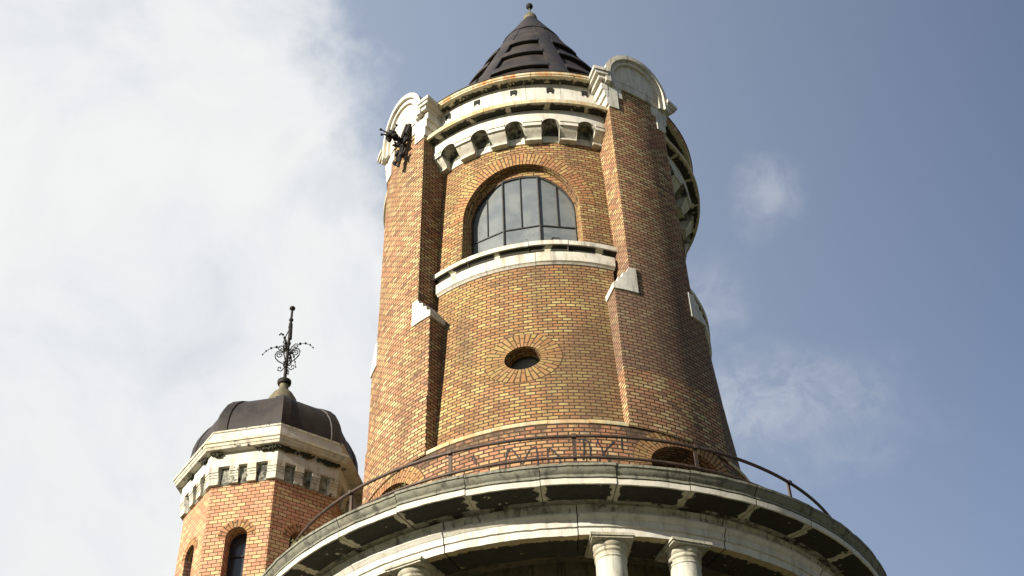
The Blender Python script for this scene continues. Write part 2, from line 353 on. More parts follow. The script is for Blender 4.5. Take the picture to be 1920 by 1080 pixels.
class B:
    """collects faces with uvs and material slots, links them as one mesh object"""
    def __init__(self, *mats):
        self.bm = bmesh.new()
        self.uv = self.bm.loops.layers.uv.new("UVMap")
        self.mats = list(mats)

    def v(self, p):
        return self.bm.verts.new(p)

    def f(self, vs, uvs=None, mi=0):
        try:
            fc = self.bm.faces.new(vs)
        except ValueError:
            return None
        fc.material_index = mi
        if uvs:
            for l, u in zip(fc.loops, uvs):
                l[self.uv].uv = u
        return fc

    def grid(self, P, UV, mi=0, flip=False):
        V = [[self.v(p) for p in row] for row in P]
        for i in range(len(P) - 1):
            for j in range(len(P[0]) - 1):
                q = [(i, j), (i + 1, j), (i + 1, j + 1), (i, j + 1)]
                if flip:
                    q.reverse()
                self.f([V[a][b] for a, b in q], [UV[a][b] for a, b in q], mi)

    def build(self, name, parent=None, sharp=35.0, tri=False):
        bm = self.bm
        bmesh.ops.remove_doubles(bm, verts=bm.verts, dist=0.0002)
        bmesh.ops.recalc_face_normals(bm, faces=bm.faces)
        me = bpy.data.meshes.new(name)
        root = parent
        while root is not None and root.parent is not None:
            root = root.parent
        if root is not None:
            bmesh.ops.translate(bm, verts=bm.verts, vec=-root.location)
        bm.to_mesh(me)
        bm.free()
        for mt in self.mats:
            me.materials.append(M[mt])
        me.shade_smooth()
        me.set_sharp_from_angle(angle=R(sharp))
        o = bpy.data.objects.new(name, me)
        COL.objects.link(o)
        if parent is not None:
            o.parent = parent
        return o

    # --- solid between two edge curves over a parameter a (azimuth or face coordinate)
    def band(self, A, lo, hi, rf, rb, mp=cyl, k=R(1) * 4.0, nz=6, mi=0, u0=0.0, mi_side=None):
        lo = lo if callable(lo) else (lambda a, c=lo: c)
        hi = hi if callable(hi) else (lambda a, c=hi: c)
        rf_ = rf if callable(rf) else (lambda z, c=rf: c)
        rb_ = rb if callable(rb) else (lambda z, c=rb: c)
        ms = mi if mi_side is None else mi_side
        Z = [[lo(a) + (hi(a) - lo(a)) * j / nz for j in range(nz + 1)] for a in A]
        F = [[mp(a, z, rf_(z)) for z in row] for a, row in zip(A, Z)]
        K = [[mp(a, z, rb_(z)) for z in row] for a, row in zip(A, Z)]
        UV = [[(a * k + u0, z) for z in row] for a, row in zip(A, Z)]
        self.grid(F, UV, mi)
        self.grid(K, UV, mi, True)
        for i in (0, len(A) - 1):
            P = [[F[i][j], K[i][j]] for j in range(nz + 1)]
            self.grid(P, [[(rf_(z), z), (rb_(z), z)] for z in Z[i]], ms)
        for j in (0, nz):
            P = [[F[i][j], K[i][j]] for i in range(len(A))]
            self.grid(P, [[(A[i] * k + u0, rf_(Z[i][j])), (A[i] * k + u0, rb_(Z[i][j]))] for i in range(len(A))], ms)

    # --- radial ring of bricks (arch or full oculus)
    def ring(self, ca, cz, ai, bi, ao, bo, t0, t1, n, rf, rb, mp=cyl, k=1.0, mi=0):
        """ca, ai, ao in the units of a; k = metres per unit"""
        rows = []
        T = [t0 + (t1 - t0) * i / n for i in range(n + 1)]
        def pt(t, f, off):
            a = ca + (ai + (ao - ai) * f) * math.cos(t)
            z = cz + (bi + (bo - bi) * f) * math.sin(t)
            r = rf(z) if callable(rf) else rf
            return mp(a, z, r + off)
        rm = (ai * k + bi) / 2
        w_ = ((ao - ai) * k + (bo - bi)) / 2
        full = abs(t1 - t0) > 6.2
        fs = [0, 0.5, 1.0]
        P = [[pt(t, f, 0) for f in fs] for t in T]
        self.grid(P, [[(f * w_ + 0.02, t * (rm + w_ * 0.5)) for f in fs] for t in T], mi)
        for f in (0, 1.0):
            P = [[pt(t, f, 0), pt(t, f, rb)] for t in T]
            self.grid(P, [[(0.02, t * (rm + w_ * .5)), (-rb, t * (rm + w_ * .5))] for t in T], mi)
        if not full:
            for t in (T[0], T[-1]):
                P = [[pt(t, f, 0), pt(t, f, rb)] for f in fs]
                self.grid(P, [[(f * w_, 0), (f * w_, -rb)] for f in fs], mi)

    # --- closed profile (r, z) swept round the axis as separate stones
    def stones(self, prof, joints, gap, Rref, mats=None, mp=cyl, seg=2.0, jit=(0.006, 0.004), worn=0.0):
        n = len(prof)
        cum = [0.0]
        for i in range(n):
            (r0, z0), (r1, z1) = prof[i], prof[(i + 1) % n]
            cum.append(cum[-1] + math.hypot(r1 - r0, z1 - z0))
        for a0, a1 in zip(joints[:-1], joints[1:]):
            g = math.degrees(gap / Rref) / 2
            s0, s1 = a0 + g, a1 - g
            m_ = max(1, int(round((s1 - s0) / seg)))
            dr, dz = random.uniform(-jit[0], jit[0]), random.uniform(-jit[1], jit[1])
            ang = [s0 + (s1 - s0) * i / m_ for i in range(m_ + 1)]
            for i in range(n):
                p0, p1 = prof[i], prof[(i + 1) % n]
                def q(a, p):
                    v = mp(a, p[1] + dz, p[0] + dr)
                    if worn:
                        n1 = noise.noise(v * 3.1) + 0.6 * noise.noise(v * 11.0)
                        chip = max(0.0, noise.noise(v * 5.3 + Vector((7, 3, 1))) - 0.42) * 5.0
                        v = mp(a, p[1] + dz + worn * n1 * 0.7, p[0] + dr + worn * (n1 - chip))
                    return v
                P = [[q(a, p0), q(a, p1)] for a in ang]
                UV = [[(R(a) * Rref, cum[i]), (R(a) * Rref, cum[i + 1])] for a in ang]
                self.grid(P, UV, mats[i] if mats else 0)
            for a in (s0, s1):
                fc = None if worn else self.f([self.v(mp(a, z + dz, r + dr)) for r, z in prof], [(r, z) for r, z in prof], 0)
                if fc:
                    bmesh.ops.triangulate(self.bm, faces=[fc])

    def lathe(self, c, prof, n=24, mi=0, a0=0.0, a1=2 * math.pi):
        c = Vector(c)
        P = [[c + Vector((r * math.cos(a0 + (a1 - a0) * i / n), r * math.sin(a0 + (a1 - a0) * i / n), z)) for r, z in prof] for i in range(n + 1)]
        cum = 0
        UV = [[(i / n, z) for r, z in prof] for i in range(n + 1)]
        self.grid(P, UV, mi)

    def tube(self, pts, rad, n=6, mi=0, cap=True):
        pts = [Vector(p) for p in pts]
        rads = rad if isinstance(rad, (list, tuple)) else [rad] * len(pts)
        up = Vector((0.13, 0.21, 0.97))
        rings = []
        for i, p in enumerate(pts):
            d = (pts[min(i + 1, len(pts) - 1)] - pts[max(i - 1, 0)]).normalized()
            x = d.cross(up)
            if x.length < 1e-3:
                x = d.cross(Vector((1, 0, 0)))
            x.normalize()
            y = d.cross(x)
            rings.append([self.v(p + (x * math.cos(2 * math.pi * k / n) + y * math.sin(2 * math.pi * k / n)) * rads[i]) for k in range(n)])
        for a, b in zip(rings[:-1], rings[1:]):
            for k in range(n):
                self.f([a[k], a[(k + 1) % n], b[(k + 1) % n], b[k]], None, mi)
        if cap:
            self.f(rings[0], None, mi)
            self.f(list(reversed(rings[-1])), None, mi)

    def ball(self, c, r, mi=0, n=10, sq=1.0):
        prof = [(max(1e-4, r * math.sin(math.pi * i / n)), -r * sq * math.cos(math.pi * i / n)) for i in range(n + 1)]
        self.lathe(c, prof, n, mi)

    def box(self, c, ax, ay, az, sx, sy, sz, mi=0):
        c = Vector(c)
        vs = {}
        for i in (-1, 1):
            for j in (-1, 1):
                for k in (-1, 1):
                    vs[i, j, k] = self.v(c + ax * (sx * i / 2) + ay * (sy * j / 2) + az * (sz * k / 2))
        for q in (((-1, -1, -1), (-1, -1, 1), (-1, 1, 1), (-1, 1, -1)), ((1, -1, -1), (1, 1, -1), (1, 1, 1), (1, -1, 1)),
                  ((-1, -1, -1), (1, -1, -1), (1, -1, 1), (-1, -1, 1)), ((-1, 1, -1), (-1, 1, 1), (1, 1, 1), (1, 1, -1)),
                  ((-1, -1, -1), (-1, 1, -1), (1, 1, -1), (1, -1, -1)), ((-1, -1, 1), (1, -1, 1), (1, 1, 1), (-1, 1, 1))):
            self.f([vs[x] for x in q], [(0, 0), (sx, 0), (sx, sy), (0, sy)], mi)


def thing(name, loc, label, cat, group=None):
    o = bpy.data.objects.new(name, None)
    o.empty_display_size = 0.5
    o.location = loc
    COL.objects.link(o)
    o['label'] = label
    o['category'] = cat
    if group:
        o['group'] = group
    return o


def lin(a, b, n):
    return [a + (b - a) * i / n for i in range(n + 1)]


def interp(x, pts):
    if x <= pts[0][0]:
        return pts[0][1]
    for (x0, y0), (x1, y1) in zip(pts[:-1], pts[1:]):
        if x <= x1:
            return y0 + (y1 - y0) * (x - x0) / (x1 - x0)
    return pts[-1][1]


GROUND = -1.7
C0 = -8.0                                   # azimuth of the front panel
RP = [(14.26, 3.95), (15.3, 3.87), (16.5, 3.76), (18.0, 3.66), (18.6, 3.62), (21.6, 3.455), (22.75, 3.385), (23.6, 3.34)]
rp = lambda z: interp(z, RP)                # panel wall
rpl = lambda z: interp(z, [(10, 4.15), (14.4, 4.15), (17, 4.13), (20, 4.10), (24.3, 4.05)])   # pilaster face

# ------------------------------------------------------------------ ground
b = B('ground')
b.lathe((0, 0, GROUND), [(0.01, 0.0), (8, 0.0), (30, 0.0), (120, 0.0), (600, 0.0), (4000, 0.0)], 48)
g = b.build('ground')
g['kind'] = 'structure'
b = B('paving')
b.lathe((0, 0, GROUND + 0.004), [(0.02, 0.0), (11, 0.0), (11.2, -0.004)], 64)
pv = b.build('pavement')
pv['kind'] = 'structure'

# ------------------------------------------------------------------ the tower
tower = thing('round_tower', (0, 0, GROUND), 'tall round brick tower with four white arched gables under a dark pointed roof', 'tower')

# lower drum with four low arches
b = B('brick_d', 'voussoir', 'hole_shade', 'shade_wall')
segs = []
AW, AZ, AB = 12.45, 13.62, 0.50             # half width (deg) and rise of the low arches
for kq in range(4):
    ca = C0 + 45 + 90 * kq
    b.band(lin(ca + AW, ca + 90 - AW, 24), 10.0, 14.30, 4.15, 3.2, nz=6, k=R(1) * 4.15)
    arch = lambda a, ca=ca: AZ + AB * math.sqrt(max(0.0, 1 - ((a - ca) / AW) ** 2))
    b.band([ca + AW * math.sin(R(x)) for x in lin(-90, 90, 26)], arch, 14.30, 4.15, 3.2, nz=3, k=R(1) * 4.15)
    b.band(lin(ca - AW, ca + AW, 12), 10.0, 12.75, 4.15, 3.2, nz=3, k=R(1) * 4.15)
    # inner wall that closes the recess, shade put into its dark colour
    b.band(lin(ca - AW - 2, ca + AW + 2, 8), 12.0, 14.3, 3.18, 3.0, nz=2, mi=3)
# upper part of the drum that lies behind the pilasters
drum = b.build('drum_wall', tower)
for kq in range(4):
    ca = C0 + 45 + 90 * kq
    b = B('voussoir', 'joint')
    b.ring(ca, AZ, AW + 4.7, AB + 0.34, AW + 4.95, AB + 0.358, -0.15, math.pi + 0.15, 44, 4.154, -0.05, k=R(1) * 4.15, mi=1)
    b.ring(ca, AZ, AW, AB, AW + 4.7, AB + 0.34, -0.15, math.pi + 0.15, 44, 4.156, -0.1, k=R(1) * 4.15)
    b.build('arch_ring', drum)

# graffiti on the drum (sprayed strokes), read from the photograph
STROKES = [[[-12.6, 13.454], [-12.6, 13.621], [-11.8, 13.809], [-11.0, 13.842], [-9.7, 13.691], [-8.2, 13.462], [-7.4, 13.618], [-6.3, 13.762], [-4.8, 13.827], [-4.5, 13.679], [-4.4, 13.39]],
           [[-11.8, 13.865], [-12.0, 13.836], [-12.4, 13.683]], [[-1.8, 13.437], [-2.0, 13.637], [-1.4, 13.767], [-0.2, 13.671], [0.8, 13.556], [1.2, 13.422]],
           [[5.7, 13.938], [7.2, 13.939], [8.5, 13.885], [8.8, 13.707], [8.5, 13.483]], [[7.2, 13.928], [7.2, 13.703], [6.8, 13.48]],
           [[10.9, 13.962], [10.7, 13.871], [11.6, 13.786], [11.9, 13.63], [11.6, 13.595], [13.0, 13.749], [15.1, 13.922]],
           [[11.6, 13.595], [12.9, 13.591], [13.5, 13.551], [13.5, 13.44]], [[11.0, 13.559], [10.8, 13.425]], [[17.1, 14.009], [16.9, 13.759]],
           [[-21.7, 13.794], [-21.1, 13.849], [-20.6, 13.791], [-20.3, 13.651]], [[-22.2, 13.872], [-21.1, 13.871]]]


def flat_strokes(bd, strokes, r, wd, sub=3):
    kk = R(1) * r
    for st in strokes:
        pts = []
        for (a0, z0), (a1, z1) in zip(st[:-1], st[1:]):
            pts += [(a0 + (a1 - a0) * i / sub, z0 + (z1 - z0) * i / sub) for i in range(sub)]
        pts.append(tuple(st[-1]))
        L, U = [], []
        for i, (a, z) in enumerate(pts):
            (pa, pz), (qa, qz) = pts[max(0, i - 1)], pts[min(len(pts) - 1, i + 1)]
            dx, dz = (qa - pa) * kk, qz - pz
            d = math.hypot(dx, dz) or 1
            w_ = wd * random.uniform(0.75, 1.1) / 2
            nx, nz_ = -dz / d * w_, dx / d * w_
            L.append(cyl(a + nx / kk, z + nz_, r + 0.004))
            U.append(cyl(a - nx / kk, z - nz_, r + 0.004))
        bd.grid([[p, q] for p, q in zip(L, U)], [[(0, 0), (0, 1)]] * len(L))


for grp in (STROKES[0:2], STROKES[2:3], STROKES[3:4], STROKES[4:5], STROKES[5:6], STROKES[6:8], STROKES[8:9], STROKES[9:10], STROKES[10:11]):
    b = B('spray')
    flat_strokes(b, grp, 4.15, 0.033)
    b.build('graffiti', drum)

# recessed wall panels with oculus and window
OA, OB, OZ = 5.6, 0.305, 16.19              # oculus half width (deg), half height, centre height
WA, WZ, WB = 21.9, 20.72, 1.34              # window half angle, spring height, rise
SILL = 19.36
ADROP = 0.18                                 # how far the glazed arch sits below the brick arch
for kq in range(4):
    c = C0 + 90 * kq
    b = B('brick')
    hl = 31.2
    zt = 18.82
    b.band(lin(c - hl, c - OA, 14), 14.36, zt, rp, 3.05, nz=14, k=R(1) * 3.75)
    b.band(lin(c + OA, c + hl, 14), 14.36, zt, rp, 3.05, nz=14, k=R(1) * 3.75)
    cols = [c + OA * math.sin(R(x)) for x in lin(-90, 90, 20)]
    e = lambda a, s, c=c: OZ + s * OB * math.sqrt(max(0, 1 - ((a - c) / OA) ** 2))
    b.band(cols, 14.36, lambda a: e(a, -1), rp, 3.05, nz=6, k=R(1) * 3.75)
    b.band(cols, lambda a: e(a, 1), zt, rp, 3.05, nz=9, k=R(1) * 3.75)
    hu = 35.0
    b.band(lin(c - hu, c - WA, 8), zt, 22.80, rp, 2.95, nz=12, k=R(1) * 3.75)
    b.band(lin(c + WA, c + hu, 8), zt, 22.80, rp, 2.95, nz=12, k=R(1) * 3.75)
    cols = [c + WA * math.sin(R(x)) for x in lin(-90, 90, 36)]
    e2 = lambda a, c=c: WZ + WB * math.sqrt(max(0, 1 - ((a - c) / WA) ** 2))
    b.band(cols, e2, 22.80, rp, 2.95, nz=5, k=R(1) * 3.75)
    b.band(lin(c - WA, c + WA, 16), zt, SILL + 0.03, rp, 2.95, nz=2, k=R(1) * 3.75)
    panel = b.build('panel_wall', tower)
    if kq == 2:
        continue
    b = B('voussoir_o', 'joint')
    b.ring(c, OZ, 11.7, 0.63, 11.7 + 0.18, 0.63 + 0.012, 0, 2 * math.pi, 72, lambda z: rp(z) + 0.004, -0.05, k=R(1) * 3.78, mi=1)
    b.ring(c, OZ, OA, OB, 11.7, 0.63, 0, 2 * math.pi, 72, lambda z: rp(z) + 0.006, -0.08, k=R(1) * 3.78)
    b.build('oculus_ring', panel)
    b = B('voussoir', 'joint')
    b.ring(c, WZ, WA + 6.0, WB + 0.345, WA + 6.22, WB + 0.358, 0.0, math.pi, 56, lambda z: rp(z) + 0.004, -0.05, k=R(1) * 3.48, mi=1)
    b.ring(c, WZ, WA, WB, WA + 6.0, WB + 0.345, 0.0, math.pi, 56, lambda z: rp(z) + 0.006, -0.08, k=R(1) * 3.48)
    b.build('window_arch_ring', panel)
    # inner brick arch that the window frame sits under
    b = B('voussoir')
    cols = [c + WA * math.sin(R(x)) for x in lin(-89, 89, 36)]
    b.band(cols, lambda a, c=c: WZ + (WB - ADROP) * math.sqrt(max(0, 1 - ((a - c) / WA) ** 2)), lambda a, c=c: WZ + WB * math.sqrt(max(0, 1 - ((a - c) / WA) ** 2)), 3.235, 2.96, nz=1, k=R(1) * 3.4)
    b.build('inner_arch', panel)
    # pane low down inside the oculus
    win = B('frame', 'glass')
    PA = [c + OA * 0.98 * math.cos(R(x)) for x in lin(0, 360, 32)]
    PZ = [OZ + OB * 0.98 * math.sin(R(x)) for x in lin(0, 360, 32)]
    win.grid([[cyl(c, OZ, 3.40), cyl(a, z, 3.40)] for a, z in zip(PA, PZ)], [[(0, 0), (1, 1)]] * 33, 1)
    win.tube([cyl(a, z, 3.42) for a, z in zip(PA, PZ)], 0.028, 6, 0)
    win.tube([cyl(c - OA, OZ - 0.05, 3.42), cyl(c + OA, OZ - 0.05, 3.42)], 0.014, 6, 0)
    win.build('oculus_window', tower)
    # the big window: three flat lights with two panes each, over a lower row
    KN = [(-21.8, 3.135), (-7.2, 3.205), (7.2, 3.205), (21.8, 3.135)]
    kp = [cyl(c + a, 0, r) for a, r in KN]

    def wpt(x, z, off=0.0):
        """x from 0 to 3 along the three facets"""
        i = min(2, int(x))
        p = kp[i].lerp(kp[i + 1], x - i)
        n_ = (kp[i + 1] - kp[i]).cross(Vector((0, 0, 1))).normalized()
        p = p + n_ * off
        return Vector((p.x, p.y, z))

    def wtop(x):
        p = wpt(x, 0)
        a = math.degrees(math.atan2(p.x, -p.y)) - c
        a = (a + 180) % 360 - 180
        return WZ + (WB - ADROP) * math.sqrt(max(0.0, 1 - (a / (WA + 0.05)) ** 2)) + 0.01
    frame = B('frame')
    XS = lin(0, 3, 60)
    frame.tube([wpt(x, wtop(x) - 0.02, 0.01) for x in XS], 0.035, 6)
    TZ = 20.28
    for i in range(3):
        frame.tube([wpt(i + 0.001, TZ, 0.012), wpt(i + 0.999, TZ, 0.012)], 0.020, 6)
    for x in (0.02, 0.5, 1.0, 1.5, 2.0, 2.5, 2.98):
        main = x in (1.0, 2.0)
        z0 = SILL - 0.02 if main or x in (0.02, 2.98) else TZ
        frame.tube([wpt(x, z0, 0.012), wpt(x, wtop(x), 0.012)], 0.026 if main else 0.017, 6)
    frame_o = frame.build('window_frame', tower)
    gl = B('glass')
    for i in range(3):
        for xa, xb in ((i, i + 0.5), (i + 0.5, i + 1)):
            tilt = random.uniform(-0.012, 0.012)
            XX = lin(xa + 0.001, xb - 0.001, 10)
            gl.grid([[wpt(x, TZ, tilt * (x - xa)), wpt(x, max(TZ + 0.01, wtop(x)), tilt * (x - xa))] for x in XX], [[(x, 0), (x, 1)] for x in XX])
        XX = lin(i + 0.001, i + 0.999, 2)
        gl.grid([[wpt(x, SILL - 0.02, 0.001), wpt(x, TZ, 0.001)] for x in XX], [[(x, 0), (x, 1)] for x in XX])
    gl.build('window_glass', frame_o)
    if kq == 0:
        def gla(a, z, off):
            best = min(lin(0, 2.999, 300), key=lambda x: abs(math.degrees(math.atan2(wpt(x, 0).x, -wpt(x, 0).y)) - a))
            return wpt(best, z, off)
        for st in [[[-24.2, 19.80], [-23.9, 19.95], [-22.6, 19.95], [-21.6, 19.86], [-22.6, 19.79]], [[-6.1, 19.97], [-7.1, 19.907], [-6.0, 19.821], [-5.2, 19.869]], [[-3.9, 20.079], [-4.0, 20.005]]]:
            s_ = B('chalk')
            s_.tube([gla(a, z, 0.008) for a, z in st], 0.006, 5)
            s_.build('pale_graffiti', frame_o)
        s_ = B('spray')
        for st in [[[3.1, 19.876], [3.9, 19.949], [6.2, 19.95], [7.5, 19.859], [7.2, 19.767]], [[3.7, 19.765], [4.7, 19.801]]]:
            s_.tube([gla(a, z, 0.008) for a, z in st], 0.009, 5)
        s_.build('dark_graffiti', frame_o)
    # moulded sill
    b = B('stone_l', 'sill_crust', 'stone_l')
    b.stones([(3.30, 19.10), (3.60, 19.10), (3.60, 19.20), (3.665, 19.245), (3.70, 19.25), (3.705, 19.36), (3.50, 19.46), (3.30, 19.46)], [c - 34.2, c - 18.5, c + 3.2, c + 16.2, c + 33.0], 0.012, 3.7, [1, 1, 1, 2, 2, 2, 0, 0])
    prof = [(3.30, 18.74), (3.625, 18.74), (3.655, 18.79), (3.675, 18.80), (3.675, 19.05), (3.60, 19.097), (3.30, 19.097)]
    mt = [0, 0, 0, 2, 1, 0, 0]
    b.stones(prof, [c - (34.2 if kq == 1 else 31.9), c - 11.5, c + 5.2, c + 31.9], 0.012, 3.7, mt)
    b.build('window_sill', tower)
    # thin ledge at the foot of the panel
    b = B('stone_o', 'stone_o')
    b.stones([(3.7, 14.295), (4.165, 14.295), (4.17, 14.305), (4.17, 14.37), (3.95, 14.47), (3.7, 14.47)], [c - (29.9 if kq == 1 else 27.6), c - 20, c - 8, c + 6.5, c + 17, c + 27.4], 0.008, 4.15, [0, 0, 0, 0, 1, 0])
    b.build('panel_ledge', tower)

# pilasters with shoulder stones and arched gables
for kq in range(4):
    c = C0 + 45 + 90 * kq
    l0, l1, u0_, u1_ = {0: (17.4, 15.2, 12.1, 10.9), 3: (16.8, 17.3, 12.7, 12.1)}.get(kq, (17.0, 17.0, 12.2, 12.2))
    b = B('brick_pr' if kq == 0 else 'brick_p', 'brick_p')
    b.band(lin(c - l0, c + l1, 18), 14.30, 15.72, lambda z: rpl(z) + 0.028, 3.15, nz=4, k=R(1) * 4.13, mi=1)
    b.band(lin(c - l0, c + l1, 18), 15.72, 17.72, rpl, 3.15, nz=5, k=R(1) * 4.13)
    b.band(lin(c - u0_, c + u1_, 14), 17.72, 23.52, rpl, 3.1, nz=12, k=R(1) * 4.13)
    c2 = c + (u1_ - u0_) / 2
    b.band(lin(c2 - 6.2, c2 + 6.2, 8), 23.52, 24.26, rpl, 3.1, nz=3, k=R(1) * 4.13)
    b.band(lin(c2 - 8.0, c2 - 6.2, 2), 23.52, 23.94, rpl, 3.1, nz=2, k=R(1) * 4.13)
    b.band(lin(c2 + 6.2, c2 + 8.0, 2), 23.52, 23.94, rpl, 3.1, nz=2, k=R(1) * 4.13)
    pil = b.build('pilaster', tower)
    hu = (u0_ + u1_) / 2
    c_full = c
    for s in (-1, 1):
        b = B('stone_w')
        du, dl = (u0_, l0) if s < 0 else (u1_, l1)
        def up(a, c=c, s=s, du=du, dl=dl):
            x = (a - c) * s - du
            if x < 0.25:
                return 18.40
            if x < 1.2:
                return 18.40 - (x - 0.25) * 0.16
            f = (x - 1.2) / max(0.1, dl + 0.4 - du - 1.2)
            return 18.25 - 0.16 * f - (0.10 if f > 0.30 else 0.0) - (0.10 if f > 0.66 else 0.0)
        ext = dl + 0.4 - du
        A = [c + s * (du + x) for x in (-1.9, -0.9, 0.0, 0.25, 1.2)] + [c + s * (du + 1.2 + (ext - 1.2) * f) for f in (0.15, 0.29, 0.31, 0.5, 0.65, 0.67, 0.85, 1.0)]
        b.band(A, 17.74, up, lambda z: rpl(z) + 0.03, 3.3, nz=3)
        b.build('shoulder_stone', pil)
    c = c + (u1_ - u0_) / 2
    # head: quoins that flare outwards, imposts, tympanum, arch
    b = B('stone_w')
    for s in (-1, 1):
        b.band([c + s * x for x in (6.2, 7.1, 8.0)], 23.945, 24.33, 4.075, 3.2, nz=2)
        b.band([c + s * x for x in (8.02, 9.5, 11.0, hu + 0.05)], 23.525, 24.33, 4.085, 3.2, nz=3)
        # three corbelled courses sideways
        b.band([c + s * x for x in (hu + 0.06, hu + 0.75)], 23.60, 23.86, 4.085, 3.2, nz=1)
        b.band([c + s * x for x in (hu + 0.06, hu + 0.75, hu + 1.45)], 23.865, 24.09, 4.09, 3.2, nz=1)
        b.band([c + s * x for x in (hu + 0.06, hu + 1.1, hu + 2.2)], 24.095, 24.33, 4.095, 3.2, nz=1)
    gab = b.build('gable', pil)
    b = B('stone_l')
    KC = R(1) * 4.15
    half = 0.90 / KC
    GZ = 24.60
    ri, rm_, ro = 0.67, 0.79, 0.92
    arc = lambda rad: (lambda a, c=c: GZ + math.sqrt(max(0.0, rad * rad - ((a - c) * KC) ** 2)))
    rk = ri / KC
    for a0, a1, z0, z1 in ((-1, -0.28, 24.27, 24.50), (-0.27, 0.34, 24.27, 24.50), (0.35, 1, 24.27, 24.50), (-1, 0.08, 24.508, 99), (0.09, 1, 24.508, 99)):
        AA = [c + rk * f for f in lin(a0, a1, 12)] if z1 < 90 else [c + rk * math.sin(x) for x in lin(math.asin(a0), math.asin(a1), 14)]
        b.band(AA, z0, (lambda a, z0=z0: max(z0 + 0.004, arc(ri)(a) - 0.002)) if z1 > 90 else z1, 4.10 + random.uniform(-0.004, 0.004), 3.45, nz=2)
    b.build('tympanum', gab)
    b = B('stone_l')
    for r0, r1, rf in ((ri, rm_, 4.165), (rm_ + 0.002, ro, 4.235)):
        # half rings built as polar strips
        b.ring(c, GZ, r0 / KC, r0, r1 / KC, r1, 0.0, math.pi, 30, rf, -0.72, k=KC)
        b.band([c - r1 / KC, c - r0 / KC], 24.27, GZ, rf, 3.5, nz=1)
        b.band([c + r0 / KC, c + r1 / KC], 24.27, GZ, rf, 3.5, nz=1)
    b.build('gable_arch', gab)
    for s in (-1, 1):
        b = B('stone_l')
        for a0, a1, z0, z1, rf in ((12.0, 15.0, 24.335, 24.45, 4.20), (12.0, 16.2, 24.452, 24.54, 4.25), (12.0, 16.9, 24.542, 24.64, 4.285)):
            b.band([c + s * a0, c + s * (a0 + a1) / 2, c + s * a1], z0, z1, rf, 3.5, nz=1)
        b.build('impost', gab)

# upper cornice: corbel table, ledge, parapet band, gutter course
for kq in range(4):
    c = C0 + 90 * kq
    if kq == 2:
        continue
    b = B('stone_w', 'corbel', 'niche')
    NW = 3.25
    for j in range(5):                       # five arched niches
        n0 = c - 26 + 13 * j
        ar = lambda a, n0=n0: 22.985 + 0.205 * math.sqrt(max(0, 1 - ((a - n0) / NW) ** 2))
        b.band([n0 + NW * math.sin(R(x)) for x in lin(-90, 90, 14)], ar, 23.48, 3.745, 3.2, nz=2, mi=0, mi_side=2)
    for a0, a1 in [(c - 33.3, c - 26 - NW)] + [(c - 26 + 13 * j + NW, c - 26 + 13 * (j + 1) - NW) for j in range(4)] + [(c + 26 + NW, c + 33.3)]:
        b.band(lin(a0, a1, 4), 22.985, 23.48, 3.745, 3.2, nz=2)
    b.band(lin(c - 33.3, c + 33.3, 26), 22.755, 22.955, 3.40, 3.1, nz=2, mi=1)
    b.band(lin(c - 33.3, c + 33.3, 26), 22.975, 23.30, 3.405, 3.1, nz=2, mi=2)
    b.band(lin(c - 33.3, c + 33.3, 26), 22.955, 22.975, 3.385, 3.1, nz=1, mi=2)
    arc_o = b.build('corbel_arcade', tower)
    prof = [(3.3, 22.72), (3.535, 22.72), (3.54, 22.765), (3.515, 22.775), (3.545, 22.82), (3.61, 22.875), (3.68, 22.945), (3.715, 23.0), (3.72, 23.035), (3.74, 23.04), (3.745, 23.075), (3.765, 23.085), (3.77, 23.13), (3.748, 23.135), (3.3, 23.135)]
    cs = [(c - 33.2, c - 26 - NW)] + [(c - 26 + 13 * j + NW, c - 26 + 13 * (j + 1) - NW) for j in range(4)] + [(c + 26 + NW, c + 33.2)]
    for a0, a1 in cs:
        b = B('corbel')
        b.stones(prof, [a0, a1], 0.004, 3.7, jit=(0.002, 0.002))
        b.build('corbel', arc_o)
    b = B('stone_o', 'soffit_t')
    b.stones([(3.3, 23.485), (3.75, 23.485), (3.93, 23.485), (3.98, 23.49), (3.985, 23.60), (3.68, 23.69), (3.3, 23.69)], [c - 34.2, c - 21.5, c - 9.5, c + 1.2, c + 12.3, c + 33.2], 0.008, 3.9, [1, 1, 1, 0, 0, 0, 0])
    b.build('ledge', tower)
    # square drain holes in the parapet band: shade and lower shadow painted as black boxes
    for a in (-14.1, -27, 0.2, 13.7, 26.9):
        b = B('hole_shade')
        p = cyl(c + a, 24.31, 3.655)
        rad_, tan_, z_ = cyl(c + a, 0, 1), cyl(c + a + 90, 0, 1), Vector((0, 0, 1))
        b.box(p, tan_, rad_, z_, 0.155, 0.03, 0.13)
        b.box(p + z_ * -0.085 + tan_ * 0.055, tan_, rad_, z_, 0.035, 0.02, 0.07)
        b.box(p + z_ * -0.085 - tan_ * 0.06, tan_, rad_, z_, 0.03, 0.02, 0.05)
        b.build('drain_hole_shade', tower)
b = B('stone_w')
js = [C0 - 14.5 + 13.0 / 2 + 12.857 * i for i in range(29)]
b.stones([(3.2, 23.6), (3.65, 23.6), (3.65, 24.54), (3.2, 24.54)], js, 0.010, 3.65, jit=(0.005, 0.0))
b.build('parapet_band', tower)
b = B('stone_r', 'soffit_r')
b.stones([(3.2, 24.53), (3.66, 24.53), (3.83, 24.53), (3.895, 24.535), (3.905, 24.575), (3.92, 24.58), (3.925, 24.645), (3.6, 24.68), (3.2, 24.68)],
         [C0 - 8 + 15 * i for i in range(25)], 0.006, 3.85, [1, 1, 1, 0, 0, 0, 0, 0, 0], jit=(0.003, 0.003))
b.build('gutter_course', tower)

